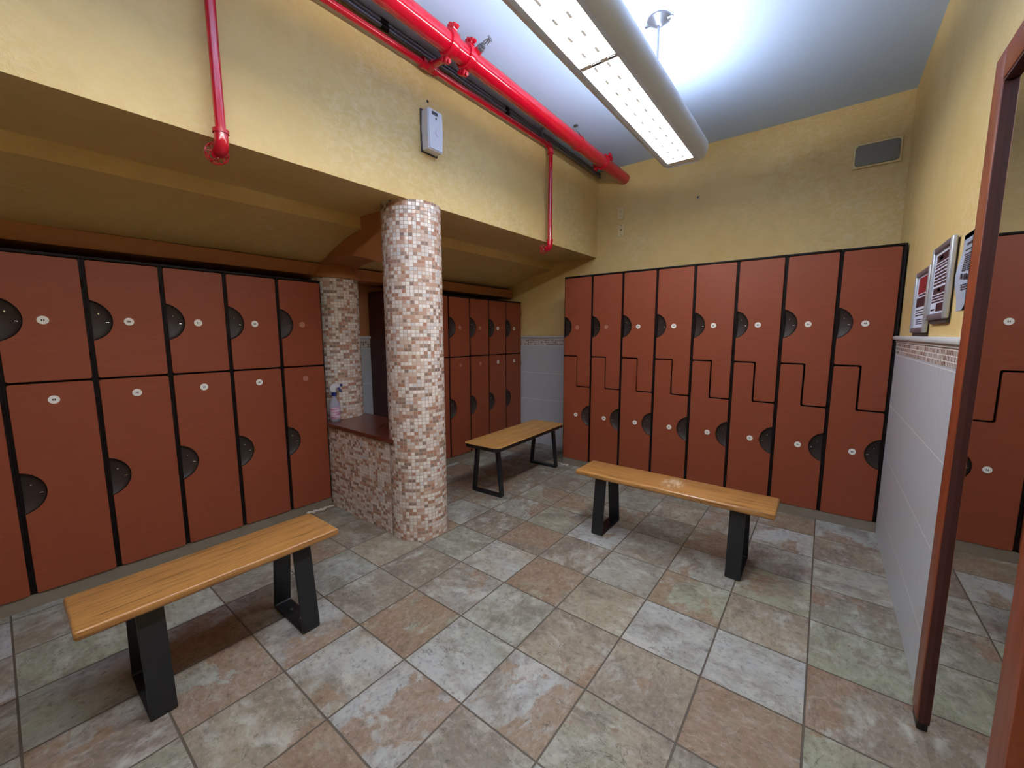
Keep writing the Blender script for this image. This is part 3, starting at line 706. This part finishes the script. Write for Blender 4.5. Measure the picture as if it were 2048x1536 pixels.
plate((-1.738, YB, 2.557), 'yellow painted duplex outlet plate, the upper of two plates on the back wall', 'outlet')
plate((-1.730, YB, 2.391), 'yellow painted plate with one dark jack hole, under the outlet plate', 'jack')

# ------------------------------------------------------------------ mirror wall: poster frames, notice, mirror
def poster(loc, wd, ht, label, art):
    """hangs on the wall x = XR facing -x; local x runs towards -y (reading direction), z up"""
    p_ = thing('poster_frame', label, 'poster frame', loc, -PI/2, 'silver framed posters on the mirror wall')
    T = .024; fw = .026; hw = wd/2
    B().box((-hw+.012, -T+.012, -.016), (hw-.012, -.0005, ht-.01), 'backing').build('backing', p_)
    for x0 in (-hw, hw-fw): B().box((x0, -T, 0), (x0+fw, -.006, ht), 'silver', .006, 3).build('side_rail', p_)
    for z0 in (0, ht-fw): B().box((-hw+.002, -T+.002, z0), (hw-.002, -.006, z0+fw), 'silver_dark', .006, 3).build('end_rail', p_)
    q = B(); y = -T+.012
    q.box((-hw+fw-.004, y-.001, fw-.004), (hw-fw+.004, y+.0005, ht-fw+.004), 'paper')
    iw, ih = wd-2*fw, ht-2*fw
    for u0, u1, v0, v1, m in art:      # fractions of the printed sheet, v from the top
        q.box((-iw/2+u0*iw, y-.0018, fw+ih*(1-v1)), (-iw/2+u1*iw, y-.0008, fw+ih*(1-v0)), m)
    q.build('poster', p_)
random.seed(3)
def words(v, h, u0, u1, m, n):
    out = []; u = u0
    while u < u1-.02:
        w2 = min(u1-u, random.uniform(.5, 1.4)*(u1-u0)/n); out.append((u, u+w2*.86, v, v+h, m)); u += w2
    return out
art1 = [(.12, .9, .03, .34, 'ink_red')] + words(.36, .03, .2, .85, 'ink', 5) + [(.06, .88, .42, .60, 'ink_maroon')]
for v in (.65, .70, .75): art1 += words(v, .022, .1, .88, 'ink', 6)
for v in (.84, .88, .92): art1 += words(v, .015, .2, .8, 'ink', 7)
poster((XR, 2.815, 1.342), .365, .306, 'smaller-looking silver poster frame with a red block, beside the locker end', art1)
art2 = [(.1, .95, .05, .17, 'ink_maroon'), (.28, .48, .08, .14, 'paper')]
for v in (.19, .235): art2 += words(v, .03, .05, .95, 'ink_maroon', 5)
for v in (.29, .345, .40, .455, .51): art2 += words(v, .036, .05, .95, 'ink_maroon', 6)
art2 += [(.08, .95, .58, .68, 'ink_maroon'), (.35, .55, .60, .65, 'paper')]
for v in (.70, .745, .79): art2 += words(v, .03, .05, .92, 'ink_maroon', 5)
art2 += [(.38, .97, .84, .97, 'ink_maroon')] + words(.86, .05, .04, .30, 'paper', 2) + words(.92, .03, .04, .30, 'ink', 2)
poster((XR, 2.425, 1.396), .355, .310, 'silver poster frame full of dark text panels, next to the white paper notice', art2)
nt = B(); hw, ht = .112, .268
t = bmesh.new(); N1, N2 = 6, 16; g_ = []
def curl(u, v): return -.0012-.012*max(0, 1-u*2.2)*math.sin(PI*min(1, max(0, (v-.02)/.9)))**2*abs(math.sin(3*v+.4))
for i in range(N1+1):
    for j in range(N2+1): g_.append(t.verts.new((-hw+2*hw*i/N1, curl(i/N1, j/N2), ht*j/N2)))
for i in range(N1):
    for j in range(N2): t.faces.new((g_[i*(N2+1)+j], g_[(i+1)*(N2+1)+j], g_[(i+1)*(N2+1)+j+1], g_[i*(N2+1)+j+1]))
bmesh.ops.solidify(t, geom=t.faces[:], thickness=.0005)
nt.merge(t, 'paper')
lines = words(.13, .03, .25, .62, 'ink', 3) + words(.21, .014, .2, .55, 'ink', 3) + words(.27, .012, .2, .6, 'ink', 2)
for v in (.30, .325, .35, .375, .40, .425, .45, .475): lines += words(v, .013, .24, .62, 'ink', 7)
lines += [(.22, .30, .52, .58, 'ink'), (.34, .50, .53, .60, 'ink')]
for v in (.66, .69, .72): lines += words(v, .013, .25, .62, 'ink', 6)
for u0, u1, v0, v1, m in lines:
    yy = curl(u0, 1-v0)-.0012
    nt.box((-hw+2*hw*u0, yy-.0004, ht*(1-v1)), (-hw+2*hw*u1, yy+.0004, ht*(1-v0)), m)
o = nt.build('notice_sheet', None, (XR-.0008, 2.072, 1.418)); o.rotation_euler = (0, 0, -PI/2)
tag(o, 'white paper notice with dark printed lines taped beside the wooden mirror frame', 'notice')
mr = thing('wall_mirror', 'tall mirror in a reddish wooden frame standing against the tiled wall', 'mirror', (XR, 0, 0))
MY0, MY1, MZ0, MZ1, FT = 1.134, 1.890, .035, 2.128, .034
B().box((-FT, MY1-.088, MZ0), (-.0005, MY1, MZ1), 'framewood', .004).build('stile', mr)
B().box((-FT, MY0, MZ0), (-.0005, MY0+.088, MZ1), 'framewood', .004).build('stile', mr)
B().box((-FT, MY0+.088, MZ1-.088), (-.0005, MY1-.088, MZ1), 'framewood', .004).build('top_rail', mr)
for n0, n1 in ((MY1-.0935, MY1-.0875), (MY0+.0875, MY0+.0935)): B().box((-FT+.003, n0, MZ0), (-.0005, n1, MZ1-.088), 'endpanel').build('inner_lip', mr)
B().box((-FT+.003, MY0+.0935, MZ1-.0935), (-.0005, MY1-.0935, MZ1-.0875), 'endpanel').build('inner_lip', mr)
B().box((-.017, MY0+.08, .004), (-.006, MY1-.08, MZ1-.08), 'mirror').build('mirror_glass', mr)
for y in (MY1-.082, MY0+.006): B().box((-FT+.003, y, 0), (-.004, y+.076, MZ0+.012), 'rim', .003).build('foot', mr)

# ------------------------------------------------------------------ peeling caulk by the plinths
def crumbs(loc, n, sx, sy, label, seed):
    random.seed(seed); q = B()
    pts = [(-sx/2+sx*i/n, random.uniform(-sy, sy)*.5, random.uniform(.004, .012)) for i in range(n+1)]
    q.tube(pts, [random.uniform(.004, .011) for _ in pts], 'debris', 7)
    o_ = q.build('caulk_strip', None, loc); o_.rotation_euler = (0, 0, PI/2 if sx > .1 else .3)
    tag(o_, label, 'caulk')
crumbs((-2.965, 1.43, .0), 14, .20, .03, 'peeling strip of white caulk on the floor at the foot of the mosaic ledge', 5)
crumbs((-2.035, 3.505, .0), 6, .07, .05, 'crumpled white lump of caulk at the foot of the stepped-door lockers', 9)
